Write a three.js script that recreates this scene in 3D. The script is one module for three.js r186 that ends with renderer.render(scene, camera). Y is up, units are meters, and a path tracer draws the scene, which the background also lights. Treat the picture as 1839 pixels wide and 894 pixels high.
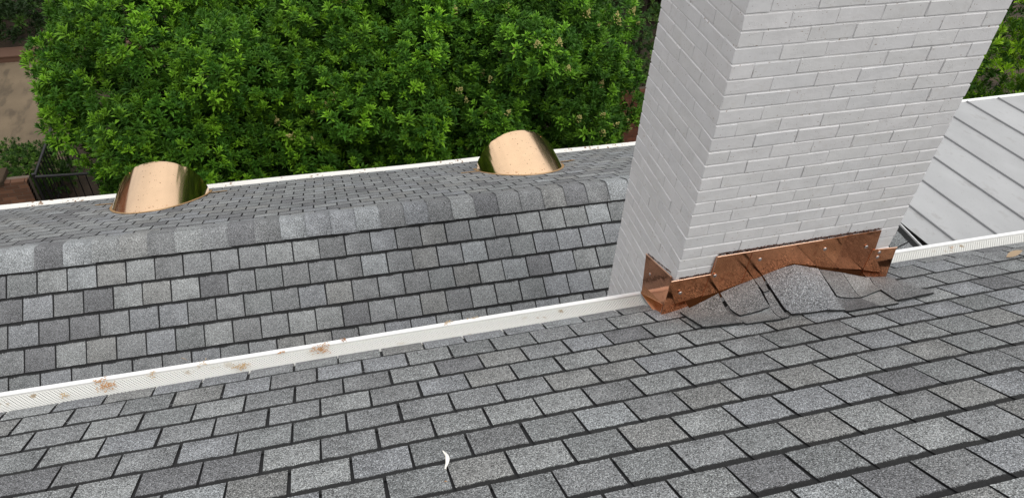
import * as THREE from 'three';
import { mergeGeometries } from 'three/addons/utils/BufferGeometryUtils.js';

// ---------------------------------------------------------------- camera, sky, sun, exposure
const W_PX = 1024, H_PX = 497;
const renderer = new THREE.WebGLRenderer({ antialias: true });
renderer.setSize(W_PX, H_PX);
renderer.toneMapping = THREE.LinearToneMapping;
renderer.toneMappingExposure = 1.2;
renderer.shadowMap.enabled = true;
const scene = new THREE.Scene();
const camera = new THREE.PerspectiveCamera(35.9, W_PX / H_PX, 0.05, 200);
camera.position.set(-1.563, 2.5498, 2.3309);
camera.up.set(0.1385, 0.7433, -0.6545);
camera.lookAt(-1.563 + 0.2223, 2.5498 - 0.6673, 2.3309 - 0.7108);
scene.add(camera);

function rng(seed) { let a = seed >>> 0; return () => { a |= 0; a = a + 0x6D2B79F5 | 0; let t = Math.imul(a ^ a >>> 15, 1 | a); t = t + Math.imul(t ^ t >>> 7, 61 | t) ^ t; return ((t ^ t >>> 14) >>> 0) / 4294967296; }; }
const R0 = rng(7);
const rr = (r, a, b) => a + (b - a) * r();
const clamp = (x, a, b) => Math.min(b, Math.max(a, x));
const smooth = (a, b, x) => { const t = clamp((x - a) / (b - a), 0, 1); return t * t * (3 - 2 * t); };
function hash(x, y, s = 0) { let h = Math.imul(x | 0, 374761393) ^ Math.imul(y | 0, 668265263) ^ Math.imul(s | 0, 974634777); h = Math.imul(h ^ h >>> 13, 1274126177); return ((h ^ h >>> 16) >>> 0) / 4294967296; }
function vnoise(x, y, px = 0, py = 0, s = 0) {            // value noise, periodic when px / py are given
  const xi = Math.floor(x), yi = Math.floor(y), fx = x - xi, fy = y - yi, u = fx * fx * (3 - 2 * fx), v = fy * fy * (3 - 2 * fy);
  const m = (a, p) => p ? ((a % p) + p) % p : a, X0 = m(xi, px), X1 = m(xi + 1, px), Y0 = m(yi, py), Y1 = m(yi + 1, py);
  const a = hash(X0, Y0, s), b = hash(X1, Y0, s), c = hash(X0, Y1, s), d = hash(X1, Y1, s);
  return a + (b - a) * u + (c - a) * v + (a - b - c + d) * u * v;
}
function fbm(x, y, o = 4, px = 0, py = 0, s = 0) { let r = 0, a = 0.5, f = 1; for (let i = 0; i < o; i++) { r += a * vnoise(x * f, y * f, px * f, py * f, s + i); a *= 0.5; f *= 2; } return r; }

const sunDir = new THREE.Vector3(0.42, 0.80, 0.50).normalize();
{ // overcast sky: brighter towards the zenith and round the veiled sun, soft cloud structure
  const w = 256, h = 128, d = new Float32Array(w * h * 4);
  for (let j = 0; j < h; j++) for (let i = 0; i < w; i++) {
    const el = (j + 0.5) / h * Math.PI - Math.PI / 2, az = (i + 0.5) / w * 2 * Math.PI - Math.PI;
    const v = new THREE.Vector3(Math.cos(el) * Math.cos(az), Math.sin(el), Math.cos(el) * Math.sin(az));
    const se = Math.max(0, v.y), c = Math.max(0, v.dot(sunDir));
    const cloud = 0.86 + 0.28 * fbm(6 + v.x * 2.4 / (se + 0.35), 9 + v.z * 2.4 / (se + 0.35), 4, 0, 0, 3);
    let L = (0.58 + 0.66 * se) * cloud + 0.38 * Math.pow(c, 5);
    if (v.y < 0) L = 0.30;
    const k = (j * w + i) * 4; d[k] = L * 1.0; d[k + 1] = L * 1.0; d[k + 2] = L * 1.015; d[k + 3] = 1;
  }
  const sky = new THREE.DataTexture(d, w, h, THREE.RGBAFormat, THREE.FloatType);
  sky.mapping = THREE.EquirectangularReflectionMapping; sky.magFilter = sky.minFilter = THREE.LinearFilter; sky.wrapS = THREE.RepeatWrapping; sky.needsUpdate = true;
  scene.background = sky; scene.environment = sky;
}
const sun = new THREE.DirectionalLight(new THREE.Color(1, 0.97, 0.92), 0.9);
sun.position.copy(sunDir).multiplyScalar(25); sun.target.position.set(0, -2, -4);
sun.castShadow = true; sun.shadow.radius = 40; sun.shadow.mapSize.set(2048, 2048);
Object.assign(sun.shadow.camera, { left: -16, right: 16, top: 14, bottom: -14, near: 1, far: 60 });
scene.add(sun, sun.target);

// ---------------------------------------------------------------- helpers
const names = {};
function numbered(n) { const k = names[n] = (names[n] || 0) + 1; return k === 1 ? n : n + '_' + String(k - 1).padStart(3, '0'); }
function thing(name, label, category, pos = [0, 0, 0], group) {
  const o = new THREE.Group(); o.name = numbered(name); o.position.set(...pos); scene.add(o);
  o.userData = { label, category }; if (group) o.userData.group = group; return o;
}
function part(name, geo, mat, parent, ud) {
  const m = new THREE.Mesh(geo, mat); m.name = numbered(name); m.castShadow = m.receiveShadow = true; parent.add(m);
  if (ud) Object.assign(m.userData, ud); return m;
}
function sub(name, parent, ud) { const g = new THREE.Group(); g.name = numbered(name); parent.add(g); if (ud) Object.assign(g.userData, ud); return g; }
function struct(name, geo, mat) { return part(name, geo, mat, scene, { kind: 'structure' }); }
function geoOf(pos, uv, idx) {
  const g = new THREE.BufferGeometry(); g.setAttribute('position', new THREE.Float32BufferAttribute(pos, 3)); g.setAttribute('uv', new THREE.Float32BufferAttribute(uv, 2));
  g.setIndex(idx); const n = g.toNonIndexed(); return n;
}
function box(x0, x1, y0, y1, z0, z1) { const g = new THREE.BoxGeometry(x1 - x0, y1 - y0, z1 - z0); g.translate((x0 + x1) / 2, (y0 + y1) / 2, (z0 + z1) / 2); return g; }
function bar(a, b, r, seg = 6) {
  const A = new THREE.Vector3(...a), B = new THREE.Vector3(...b), d = B.clone().sub(A), g = new THREE.CylinderGeometry(r, r, d.length(), seg);
  g.applyQuaternion(new THREE.Quaternion().setFromUnitVectors(new THREE.Vector3(0, 1, 0), d.clone().normalize())); const c = A.add(B).multiplyScalar(0.5); g.translate(c.x, c.y, c.z); return g;
}
// chamfered box: 24 corners, 44 triangles, its corners a little irregular
function chamfer(w, h, d, c, r, j) {
  const V = (sx, sy, sz, ax) => { const k = [w / 2, h / 2, d / 2], s = [sx, sy, sz]; return s.map((q, i) => q * (k[i] - (i === ax ? 0 : c)) + (r() - 0.5) * 2 * j); };
  const P = {}; for (const sx of [-1, 1]) for (const sy of [-1, 1]) for (const sz of [-1, 1]) for (const a of [0, 1, 2]) P[[sx, sy, sz, a]] = V(sx, sy, sz, a);
  const pos = [], ctr = new THREE.Vector3();
  const tri = (a, b, e) => { const A = new THREE.Vector3(...a), B = new THREE.Vector3(...b), E = new THREE.Vector3(...e), n = B.clone().sub(A).cross(E.clone().sub(A)); ctr.copy(A).add(B).add(E); if (n.dot(ctr) < 0) pos.push(...a, ...e, ...b); else pos.push(...a, ...b, ...e); };
  const quad = (a, b, e, f) => { tri(a, b, e); tri(a, e, f); };
  for (const a of [0, 1, 2]) for (const s of [-1, 1]) {
    const k = (p, q) => { const t = [0, 0, 0]; t[a] = s; t[(a + 1) % 3] = p; t[(a + 2) % 3] = q; return P[[...t, a]]; };
    quad(k(-1, -1), k(1, -1), k(1, 1), k(-1, 1));
  }
  for (const a of [0, 1, 2]) for (const p of [-1, 1]) for (const q of [-1, 1]) {
    const b = (a + 1) % 3, e = (a + 2) % 3, k = (s, ax) => { const t = [0, 0, 0]; t[a] = s; t[b] = p; t[e] = q; return P[[...t, ax]]; };
    quad(k(-1, b), k(1, b), k(1, e), k(-1, e));
  }
  for (const sx of [-1, 1]) for (const sy of [-1, 1]) for (const sz of [-1, 1]) tri(P[[sx, sy, sz, 0]], P[[sx, sy, sz, 1]], P[[sx, sy, sz, 2]]);
  const uv = []; for (let i = 0; i < pos.length; i += 3) uv.push(pos[i] + pos[i + 2], pos[i + 1]);
  const g = new THREE.BufferGeometry(); g.setAttribute('position', new THREE.Float32BufferAttribute(pos, 3)); g.setAttribute('uv', new THREE.Float32BufferAttribute(uv, 2)); g.computeVertexNormals(); return g;
}
function tex(w, h, fn, srgb = true, rep = null) {
  const d = new Uint8Array(w * h * 4), o = [0, 0, 0];
  for (let j = 0; j < h; j++) for (let i = 0; i < w; i++) { fn(i, j, o); const k = (j * w + i) * 4; d[k] = clamp(o[0], 0, 255); d[k + 1] = clamp(o[1], 0, 255); d[k + 2] = clamp(o[2], 0, 255); d[k + 3] = 255; }
  const t = new THREE.DataTexture(d, w, h); if (srgb) t.colorSpace = THREE.SRGBColorSpace; t.wrapS = t.wrapT = THREE.RepeatWrapping; t.magFilter = THREE.LinearFilter; t.minFilter = THREE.LinearMipmapLinearFilter; t.generateMipmaps = true; if (rep) t.repeat.set(...rep); t.needsUpdate = true; return t;
}
const std = (o) => new THREE.MeshStandardMaterial(o);
const lin = (r, g, b) => new THREE.Color().setRGB(r, g, b);

// ---------------------------------------------------------------- materials
// granulated shingle: u 1 m, v 0.25 m above the butt edge; a dark shadow band of granules with a ragged edge is pressed into the top of each tab
const EXP = 0.1900, TABW = 0.2036, CS = 1 / Math.hypot(1, 0.5766), PITCH = 0.5766, SN = PITCH * CS;
function shingleTex(band, k = 1) {
  const w = 2048, h = 512;
  return tex(w, h, (i, j, o) => {
    const v = j / h * 0.25, u = i / w;
    const g1 = hash(i >> 1, j >> 1, 11), g2 = hash(i, j, 12), g3 = vnoise(i / 5, j / 5, 2048 / 5 | 0, 0, 13), blot = fbm(u * 24, v * 24, 3, 24, 0, 14);
    const g4 = hash(Math.floor(i / 6 + 0.4 * g2), Math.floor(j / 6 + 0.4 * g1), 19);
    let m = 0.50 + 0.26 * (g1 - 0.5) + 0.10 * (g2 - 0.5) + 0.36 * (g3 - 0.5) + 0.44 * (g4 - 0.5) + 0.16 * (blot - 0.45);
    m = 0.5 + (m - 0.5) * k + 0.22 * (fbm(u * 7, v * 7, 3, 7, 0, 20) - 0.45);
    if (g4 > 0.92) m += 0.26 * k; if (g4 < 0.10) m -= 0.2 * k;
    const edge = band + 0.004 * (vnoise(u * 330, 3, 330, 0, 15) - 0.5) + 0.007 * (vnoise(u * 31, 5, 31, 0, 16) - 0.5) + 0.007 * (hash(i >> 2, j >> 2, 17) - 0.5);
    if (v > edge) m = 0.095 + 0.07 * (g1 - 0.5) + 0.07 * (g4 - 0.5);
    const L = clamp(m, 0.03, 1), t = hash(i >> 1, j >> 1, 18) - 0.5, s = Math.pow(L, 0.80) * 255;
    o[0] = s * (1 + 0.05 * t); o[1] = s; o[2] = s * (1 - 0.05 * t);
  });
}
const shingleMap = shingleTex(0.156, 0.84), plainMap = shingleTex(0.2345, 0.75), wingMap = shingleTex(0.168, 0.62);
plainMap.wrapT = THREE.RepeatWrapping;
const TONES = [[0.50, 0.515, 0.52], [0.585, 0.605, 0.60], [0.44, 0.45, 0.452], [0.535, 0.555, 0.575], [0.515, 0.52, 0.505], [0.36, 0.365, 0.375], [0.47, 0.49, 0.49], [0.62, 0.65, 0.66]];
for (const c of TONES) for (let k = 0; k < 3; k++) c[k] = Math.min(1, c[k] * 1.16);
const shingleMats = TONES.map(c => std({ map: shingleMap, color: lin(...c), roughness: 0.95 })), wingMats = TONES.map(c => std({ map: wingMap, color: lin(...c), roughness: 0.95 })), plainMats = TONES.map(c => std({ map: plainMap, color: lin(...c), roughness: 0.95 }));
const pickTone = (r, m = shingleMats) => { const a = r(); return m[a < 0.2 ? 0 : a < 0.4 ? 1 : a < 0.53 ? 2 : a < 0.67 ? 3 : a < 0.8 ? 4 : a < 0.87 ? 5 : a < 0.96 ? 6 : 7]; };
const deckMat = std({ color: lin(0.022, 0.022, 0.023), roughness: 1 });
const paintBump = tex(512, 512, (i, j, o) => { const m = 128 + 110 * (fbm(i / 32, j / 32, 5, 16, 16, 31) - 0.48) + 60 * (hash(i >> 1, j >> 1, 32) - 0.5) * (vnoise(i / 40, j / 40, 0, 0, 5) > 0.72 ? 1 : 0.25); o[0] = o[1] = o[2] = m; }, false, [2.2, 2.2]);
const paintMap = tex(512, 512, (i, j, o) => {
  const b = fbm(i / 64, j / 64, 4, 8, 8, 33), sp = hash(i >> 1, j >> 1, 34), dirt = smooth(0.60, 0.72, fbm(i / 21.33, j / 21.33, 4, 24, 24, 35)) * 0.22;
  const chip = smooth(0.775, 0.79, fbm(i / 10.24, j / 10.24, 4, 50, 50, 36)); let m = 232 + 14 * (b - 0.5); let r = m - 70 * chip, g = m - 84 * chip, bl = m - 96 * chip; if (sp > 0.9985) { r = 150; g = 140; bl = 130; }
  o[0] = r - 16 * dirt; o[1] = g - 20 * dirt; o[2] = bl - 26 * dirt;
}, true, [1.7, 1.7]);
const brickMats = [[0.66, 0.652, 0.65], [0.655, 0.65, 0.65], [0.668, 0.658, 0.655], [0.65, 0.643, 0.637]].map(c => std({ color: lin(c[0] * 1.2, c[1] * 1.2, c[2] * 1.2), map: paintMap, bumpMap: paintBump, bumpScale: 0.0034, roughness: 0.62 }));
const mortarMat = std({ color: lin(0.76, 0.755, 0.75), map: paintMap, bumpMap: paintBump, bumpScale: 0.003, roughness: 0.75 });
const whiteMetal = std({ color: lin(0.80, 0.80, 0.79), roughness: 0.42 });
const darkIron = std({ color: lin(0.012, 0.012, 0.013), roughness: 0.5 });

// ================================================================ LARGE STRUCTURE
const GY = -5.9;
const groundMap = tex(1024, 1024, (i, j, o) => { const a = fbm(i / 64, j / 64, 5, 16, 16, 41), s = hash(i >> 1, j >> 1, 42), m = 46 + 40 * (a - 0.45) + 26 * (s - 0.5); o[0] = m * 1.22; o[1] = m; o[2] = m * 0.74; }, true, [0.25, 0.25]);
const plane = (x0, x1, z0, z1, y) => { const g = new THREE.PlaneGeometry(x1 - x0, z1 - z0); g.rotateX(-Math.PI / 2); g.translate((x0 + x1) / 2, y, (z0 + z1) / 2); const p = g.attributes.position, u = g.attributes.uv; for (let i = 0; i < p.count; i++) u.setXY(i, p.getX(i), p.getZ(i)); return g; };
struct('ground', plane(-80, 80, -90, 40, GY), std({ map: groundMap, roughness: 1 }));
const concMap = tex(1024, 1024, (i, j, o) => { const a = fbm(i / 128, j / 128, 6, 8, 8, 51), s = hash(i, j, 52), st = smooth(0.5, 0.7, fbm(i / 51.2, j / 128, 4, 20, 8, 53)), m = 108 + 30 * (a - 0.5) + 18 * (s - 0.5) - 18 * st; o[0] = m * 1.08; o[1] = m * 0.95; o[2] = m * 0.76; }, true, [0.3, 0.3]);
struct('driveway', plane(-16, -6.05, -14.6, -10.25, GY + 0.012), std({ map: concMap, roughness: 0.95 }));

// heightfield of the near roof: the plane plus the cricket behind the copper flashing
const softmax = (a, b, k) => { const m = Math.max(a, b); return m + k * Math.log(Math.exp((a - m) / k) + Math.exp((b - m) / k)); };
const roofPlane = (z) => -0.235 + PITCH * z;
const cricketY = (x, z) => -0.022 - Math.abs(x - 0.635) * 0.335 + (z < 0 ? 0.8 * z : 0);
function roofY(x, z) {
  const sag = 0.004 * Math.sin(x * 1.7 + z * 2.1) + 0.003 * Math.sin(x * 3.9 - z * 1.3 + 1);
  const droop = z < -0.10 ? -2.2 * (z + 0.10) * (z + 0.10) : 0;
  return softmax(roofPlane(z), cricketY(x, z), 0.009) + sag * 0.6 + droop;
}
function Snear(x, s) { // s metres up the slope from z = 0
  const z = s * CS; return [x, roofY(x, z), z];
}
const EPS = 0.01;
function surfFrame(S, x, s) { const a = S(x, s), b = S(x + EPS, s), c = S(x, s + EPS); const A = new THREE.Vector3(...a), U = new THREE.Vector3(...b).sub(A), V = new THREE.Vector3(...c).sub(A), N = U.cross(V).normalize(); if (N.y < 0) N.negate(); return [A, N]; }
// a shingle tab: corner parameters (x, s) butt-left, butt-right, top-right, top-left on the surface S; height eases from h0 at the butt to h1
function tabGeo(S, q, h0, h1, th, r, nx = 3, ny = 3, jit = 0.0016, vlen = 0.205, cutButt = null) {
  const pos = [], uv = [], idx = [], u0 = r() * 3, top = [], bot = [];
  const jb = []; for (let i = 0; i <= nx; i++) jb.push((r() - 0.5) * 2 * jit);
  for (let j = 0; j <= ny; j++) for (let i = 0; i <= nx; i++) {
    const a = i / nx, b = j / ny, x = (q[0][0] * (1 - a) + q[1][0] * a) * (1 - b) + (q[3][0] * (1 - a) + q[2][0] * a) * b, s = (q[0][1] * (1 - a) + q[1][1] * a) * (1 - b) + (q[3][1] * (1 - a) + q[2][1] * a) * b + (j === 0 ? jb[i] : 0);
    const [A, N] = surfFrame(S, x, s); const h = h0 + (h1 - h0) * b;
    top.push(A.clone().addScaledVector(N, h)); bot.push(A.clone().addScaledVector(N, Math.max(h - th, -0.002)));
    uv.push(u0 + x, b * vlen / 0.25);
  }
  for (const v of top) pos.push(v.x, v.y, v.z);
  const W = nx + 1; const push = (a, b, c) => { // wind so that the normal faces outward from the body
    idx.push(a, b, c); };
  const up = (a, b, c) => { const A = top[a], B = top[b], C = top[c], n = B.clone().sub(A).cross(C.clone().sub(A)); if (n.y < 0) push(a, c, b); else push(a, b, c); };
  for (let j = 0; j < ny; j++) for (let i = 0; i < nx; i++) { const a = j * W + i; up(a, a + 1, a + W + 1); up(a, a + W + 1, a + W); }
  // skirts: butt edge and both sides
  const ring = []; for (let j = ny; j >= 0; j--) ring.push(j * W); for (let i = 1; i <= nx; i++) ring.push(i); for (let j = 1; j <= ny; j++) ring.push(j * W + nx);
  const ctr = new THREE.Vector3(); top.forEach(v => ctr.add(v)); ctr.divideScalar(top.length);
  let base = pos.length / 3;
  for (let k = 0; k < ring.length; k++) { const t = top[ring[k]], b = bot[ring[k]]; pos.push(t.x, t.y, t.z, b.x, b.y, b.z); const u = uv[ring[k] * 2]; uv.push(u, 0.95, u, 0.99); }
  for (let k = 0; k < ring.length - 1; k++) { const a = base + k * 2; const A = top[ring[k]], B = top[ring[k + 1]], b = bot[ring[k]]; const n = B.clone().sub(A).cross(b.clone().sub(A)); const out = A.clone().add(B).multiplyScalar(0.5).sub(ctr); if (n.dot(out) > 0) idx.push(a, a + 2, a + 1, a + 2, a + 3, a + 1); else idx.push(a, a + 1, a + 2, a + 2, a + 1, a + 3); }
  const g = new THREE.BufferGeometry(); g.setAttribute('position', new THREE.Float32BufferAttribute(pos, 3)); g.setAttribute('uv', new THREE.Float32BufferAttribute(uv, 2)); g.setIndex(idx); g.computeVertexNormals(); return g;
}
function sheetGeo(S, x0, x1, s0, s1, nx, ny, h) {
  const pos = [], uv = [], idx = [];
  for (let j = 0; j <= ny; j++) for (let i = 0; i <= nx; i++) { const x = x0 + (x1 - x0) * i / nx, s = s0 + (s1 - s0) * j / ny, p = S(x, s); pos.push(p[0], p[1] + h, p[2]); uv.push(x, s); }
  for (let j = 0; j < ny; j++) for (let i = 0; i < nx; i++) { const a = j * (nx + 1) + i, b = a + 1, c = a + nx + 1, d = c + 1; const e = S(x0, s0)[2] > S(x0, s1)[2]; if (e) idx.push(a, b, d, a, d, c); else idx.push(a, d, b, a, c, d); }
  const g = new THREE.BufferGeometry(); g.setAttribute('position', new THREE.Float32BufferAttribute(pos, 3)); g.setAttribute('uv', new THREE.Float32BufferAttribute(uv, 2)); g.setIndex(idx); g.computeVertexNormals(); return g;
}
function inFrame(p, m = 0.03) { const v = new THREE.Vector3(...p).project(camera); return v.z < 1 && Math.abs(v.x) < 1 + m && Math.abs(v.y) < 1 + m; }
camera.updateMatrixWorld(); camera.updateProjectionMatrix(); camera.matrixWorldInverse.copy(camera.matrixWorld).invert();

// ---------------------------------------------------------------- the near house
const house = thing('main_house', 'house with the grey shingled foreground roof, white brick chimney and copper flashing', 'house');
part('wall', mergeGeometries([box(-7, -0.02, GY, -0.42, -0.05, 0.15), box(1.23, 9, GY, -0.42, -0.05, 0.15), box(-7, -6.8, GY, 1.4, 0.15, 6), box(8.8, 9, GY, 1.4, 0.15, 6)]), std({ color: lin(0.7, 0.69, 0.68), roughness: 0.8 }), house);
const roof = sub('roof', house);
part('roof_deck', mergeGeometries([sheetGeo(Snear, -7, -0.012, -0.196, 0.06, 60, 5, -0.004), sheetGeo(Snear, 1.222, 9, -0.196, 0.06, 60, 5, -0.004), sheetGeo(Snear, -7, 9, 0.0601, 6.5, 160, 70, -0.006)]), deckMat, roof);
{
  const r = rng(101), stuff = [];
  const s0 = (-0.0657 - 0.1646) / CS; // butt of course 0 before the eave cut
  const off = [-2.8444, -2.9411, -2.8332, -2.9326, -2.8331, -2.9344, -2.8343];
  const cand = [];
  for (let i = 0; i < 15; i++) {
    const jx = i < 7 ? off[i] : -2.8344 - (i % 2 ? 0.1 : 0) + (r() - 0.5) * 0.008;
    for (let n = -21; n < 32; n++) {
      const g0 = 0.0045, g1 = 0.0068;
      const xj = (r() - 0.5) * 0.004;
      let x0 = jx + n * TABW, x1 = x0 + TABW;
      if (x0 < -5.6 || x1 > 5.2) continue;
      const skew = 0.0069 / CS;
      let sa = s0 + i * EXP - skew * x0 + (r() - 0.5) * 0.004, sb = sa + (r() - 0.5) * 0.003; if (i === 0) { sa = -0.204; sb = -0.202 + (r() - 0.5) * 0.003; }
      const st = s0 + (i + 1) * EXP - skew * x0 + 0.016;
      let q = [[x0 + g0 + xj, sa], [x1 - g0 + xj, sb], [x1 - g1 + xj, st], [x0 + g1 + xj, st]];
      const xc = (x0 + x1) / 2, sc = (sa + st) / 2, zc = sc * CS;
      // leave room for the chimney and for the patched shingles on the cricket
      if (xc > -0.03 && xc < 1.28 && st * CS < 0.16 && (xc > 0.06 || i === 0) && (xc < 1.2 || i === 0)) { if (i < 2 && xc > 0.0 && xc < 1.24) continue; if (i === 0) { if (x1 > -0.03 && x0 < -0.03) { q[1][0] = q[2][0] = -0.03; } else if (x0 < 1.24 && x1 > 1.24) { q[0][0] = q[3][0] = 1.24; } else continue; } }
      if (i === 0 && x0 < -0.03 && x1 > -0.03) { q[1][0] = q[2][0] = -0.03; }
      if (i === 0 && x0 < 1.24 && x1 > 1.24) { q[0][0] = q[3][0] = 1.24; }
      const ch = cricketY(xc, zc) - roofPlane(zc);
      if (zc > 0 && ch > 0.055 && xc > 0.05 && xc < 1.2) continue;
      const vlen = i === 0 ? 0.12 : 0.206;
      const g = tabGeo(Snear, q, 0.0056 + r() * 0.0010, 0.0008, 0.0046, r, 3, 3, 0.0015, i === 0 ? 0.206 : vlen);
      const c = Snear(xc, sc);
      const d = camera.position.distanceTo(new THREE.Vector3(...c));
      cand.push([inFrame(c, 0.16) ? d : 99 + d, g]);
    }
  }
  cand.sort((a, b) => a[0] - b[0]);
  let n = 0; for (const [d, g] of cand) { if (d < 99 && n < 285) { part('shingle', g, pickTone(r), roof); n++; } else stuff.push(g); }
  if (stuff.length) part('shingle', mergeGeometries(stuff), shingleMats[0], roof, { kind: 'stuff' });
  console.log('near shingles', n, 'rest', stuff.length);
  // the cricket: cut and patched shingles up against the copper
  const PT = [[[0.052, 0.04], [0.262, 0.013], [0.226, 0.300], [0.040, 0.269], 6, 0.013], [[0.271, 0.014], [0.443, 0.008], [0.426, 0.202], [0.267, 0.215], 0, 0.013], [[0.25, 0.19], [0.435, 0.185], [0.413, 0.318], [0.237, 0.304], 6, 0.006],
    [[0.446, 0.008], [0.484, 0.008], [0.470, 0.111], [0.446, 0.106], 2, 0.010], [[0.446, 0.100], [0.478, 0.105], [0.466, 0.304], [0.418, 0.318], 2, 0.006], [[0.490, 0.008], [0.790, 0.022], [0.722, 0.359], [0.478, 0.305], 3, 0.014],
    [[0.797, 0.022], [0.950, 0.025], [0.913, 0.240], [0.768, 0.226], 2, 0.010], [[0.76, 0.215], [0.918, 0.225], [0.904, 0.363], [0.727, 0.36], 5, 0.006], [[0.955, 0.025], [1.128, 0.041], [1.096, 0.185], [0.918, 0.24], 1, 0.009], [[0.920, 0.225], [1.08, 0.165], [1.013, 0.365], [0.908, 0.363], 1, 0.005],
    [[1.134, 0.041], [1.250, 0.036], [1.245, 0.335], [1.018, 0.348], 2, 0.012]];
  for (const p of PT) {
    const q = [p[3], p[2], p[1], p[0]].map(([x, z]) => [x, z / CS]);
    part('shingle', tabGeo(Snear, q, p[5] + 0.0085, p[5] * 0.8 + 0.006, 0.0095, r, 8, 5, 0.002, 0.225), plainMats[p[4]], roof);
  }
}
// gutter: trough, rolled lip, perforated guard
const holeMap = tex(128, 128, (i, j, o) => { const f = (x, y) => { const dx = Math.abs(((i - x + 192) % 128) - 64), dy = Math.abs(((j - y + 192) % 128) - 64); return Math.hypot(dx, dy); }; const d = Math.min(f(32, 32), f(96, 96)); const v = d < 26.5 ? 0 : 255; o[0] = o[1] = o[2] = v; }, false);
holeMap.repeat.set(1 / 0.016, 1 / 0.016);
const guardDirt = tex(1024, 128, (i, j, o) => { const d = smooth(0.60, 0.72, fbm(i / 16, j / 16, 4, 64, 8, 93)) * smooth(0.45, 0.62, fbm(i / 85.33, j / 64, 3, 12, 2, 94)); o[0] = 238 - 70 * d; o[1] = 237 - 92 * d; o[2] = 232 - 120 * d; }, true, [0.4, 3]);
const guardMat = std({ color: lin(0.74, 0.74, 0.725), map: guardDirt, roughness: 0.5, alphaMap: holeMap, transparent: true, side: THREE.DoubleSide });
function profileX(pts, x0, x1, n = 1, wob = null) { // extrude an open (z, y) polyline along x
  const pos = [], uv = [], idx = []; let L = 0; const ls = [0]; for (let k = 1; k < pts.length; k++) { L += Math.hypot(pts[k][0] - pts[k - 1][0], pts[k][1] - pts[k - 1][1]); ls.push(L); }
  for (let i = 0; i <= n; i++) { const x = x0 + (x1 - x0) * i / n; pts.forEach((p, k) => { const d = wob ? wob(x, k) : [0, 0]; pos.push(x, p[1] + d[1], p[0] + d[0]); uv.push(x, ls[k]); }); }
  const m = pts.length; for (let i = 0; i < n; i++) for (let k = 0; k < m - 1; k++) { const a = i * m + k, b = a + m; idx.push(a, b, a + 1, b, b + 1, a + 1); }
  return geoOf(pos, uv, idx);
}
const nrm = (g) => { g.computeVertexNormals(); return g; };
function gutter(x0, x1, ends) {
  const G = sub('gutter', house);
  const wob = (x) => [0.010 * (x + 0.5) * 0.4 + 0.002 * Math.sin(x * 2.3), 0.003 * Math.sin(x * 1.4)];
  const t = [[-0.128, -0.335], [-0.130, -0.455], [-0.21, -0.47], [-0.235, -0.455], [-0.262, -0.41], [-0.270, -0.365]];
  const inner = t.map(([z, y]) => [z + 0.004 * (z < -0.2 ? 1 : -1), y + 0.003]).reverse();
  const gm = whiteMetal.clone(); gm.side = THREE.DoubleSide;
  const tr = part('trough', nrm(profileX(t, x0, x1, 24, wob)), gm, G);
  const lip = []; for (let k = 0; k <= 10; k++) { const a = Math.PI * (1.25 - 1.6 * k / 10); lip.push([-0.276 + 0.0105 * Math.cos(a) * 1.1, -0.352 + 0.008 * Math.sin(a)]); } lip.push([-0.262, -0.368]);
  part('lip', nrm(profileX(lip, x0, x1, 24, wob)), gm, G);
  const gd = part('gutter_guard', nrm(profileX([[-0.118, -0.318], [-0.16, -0.337], [-0.20, -0.350], [-0.264, -0.3575]], x0, x1, 24, wob)), guardMat, G);
  const cap = new THREE.Shape(); t.forEach(([z, y], i) => i ? cap.lineTo(-z, y) : cap.moveTo(-z, y)); cap.closePath();
  for (const e of ends) { const c = new THREE.ExtrudeGeometry(cap, { depth: 0.002, bevelEnabled: false }); c.rotateY(Math.PI / 2); const w = wob(e); c.translate(e, w[1], w[0]); part('end_cap', c, gm, G); }
}
gutter(-6.9, -0.012, [-0.014]); gutter(1.226, 8.9, [1.228]);

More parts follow.
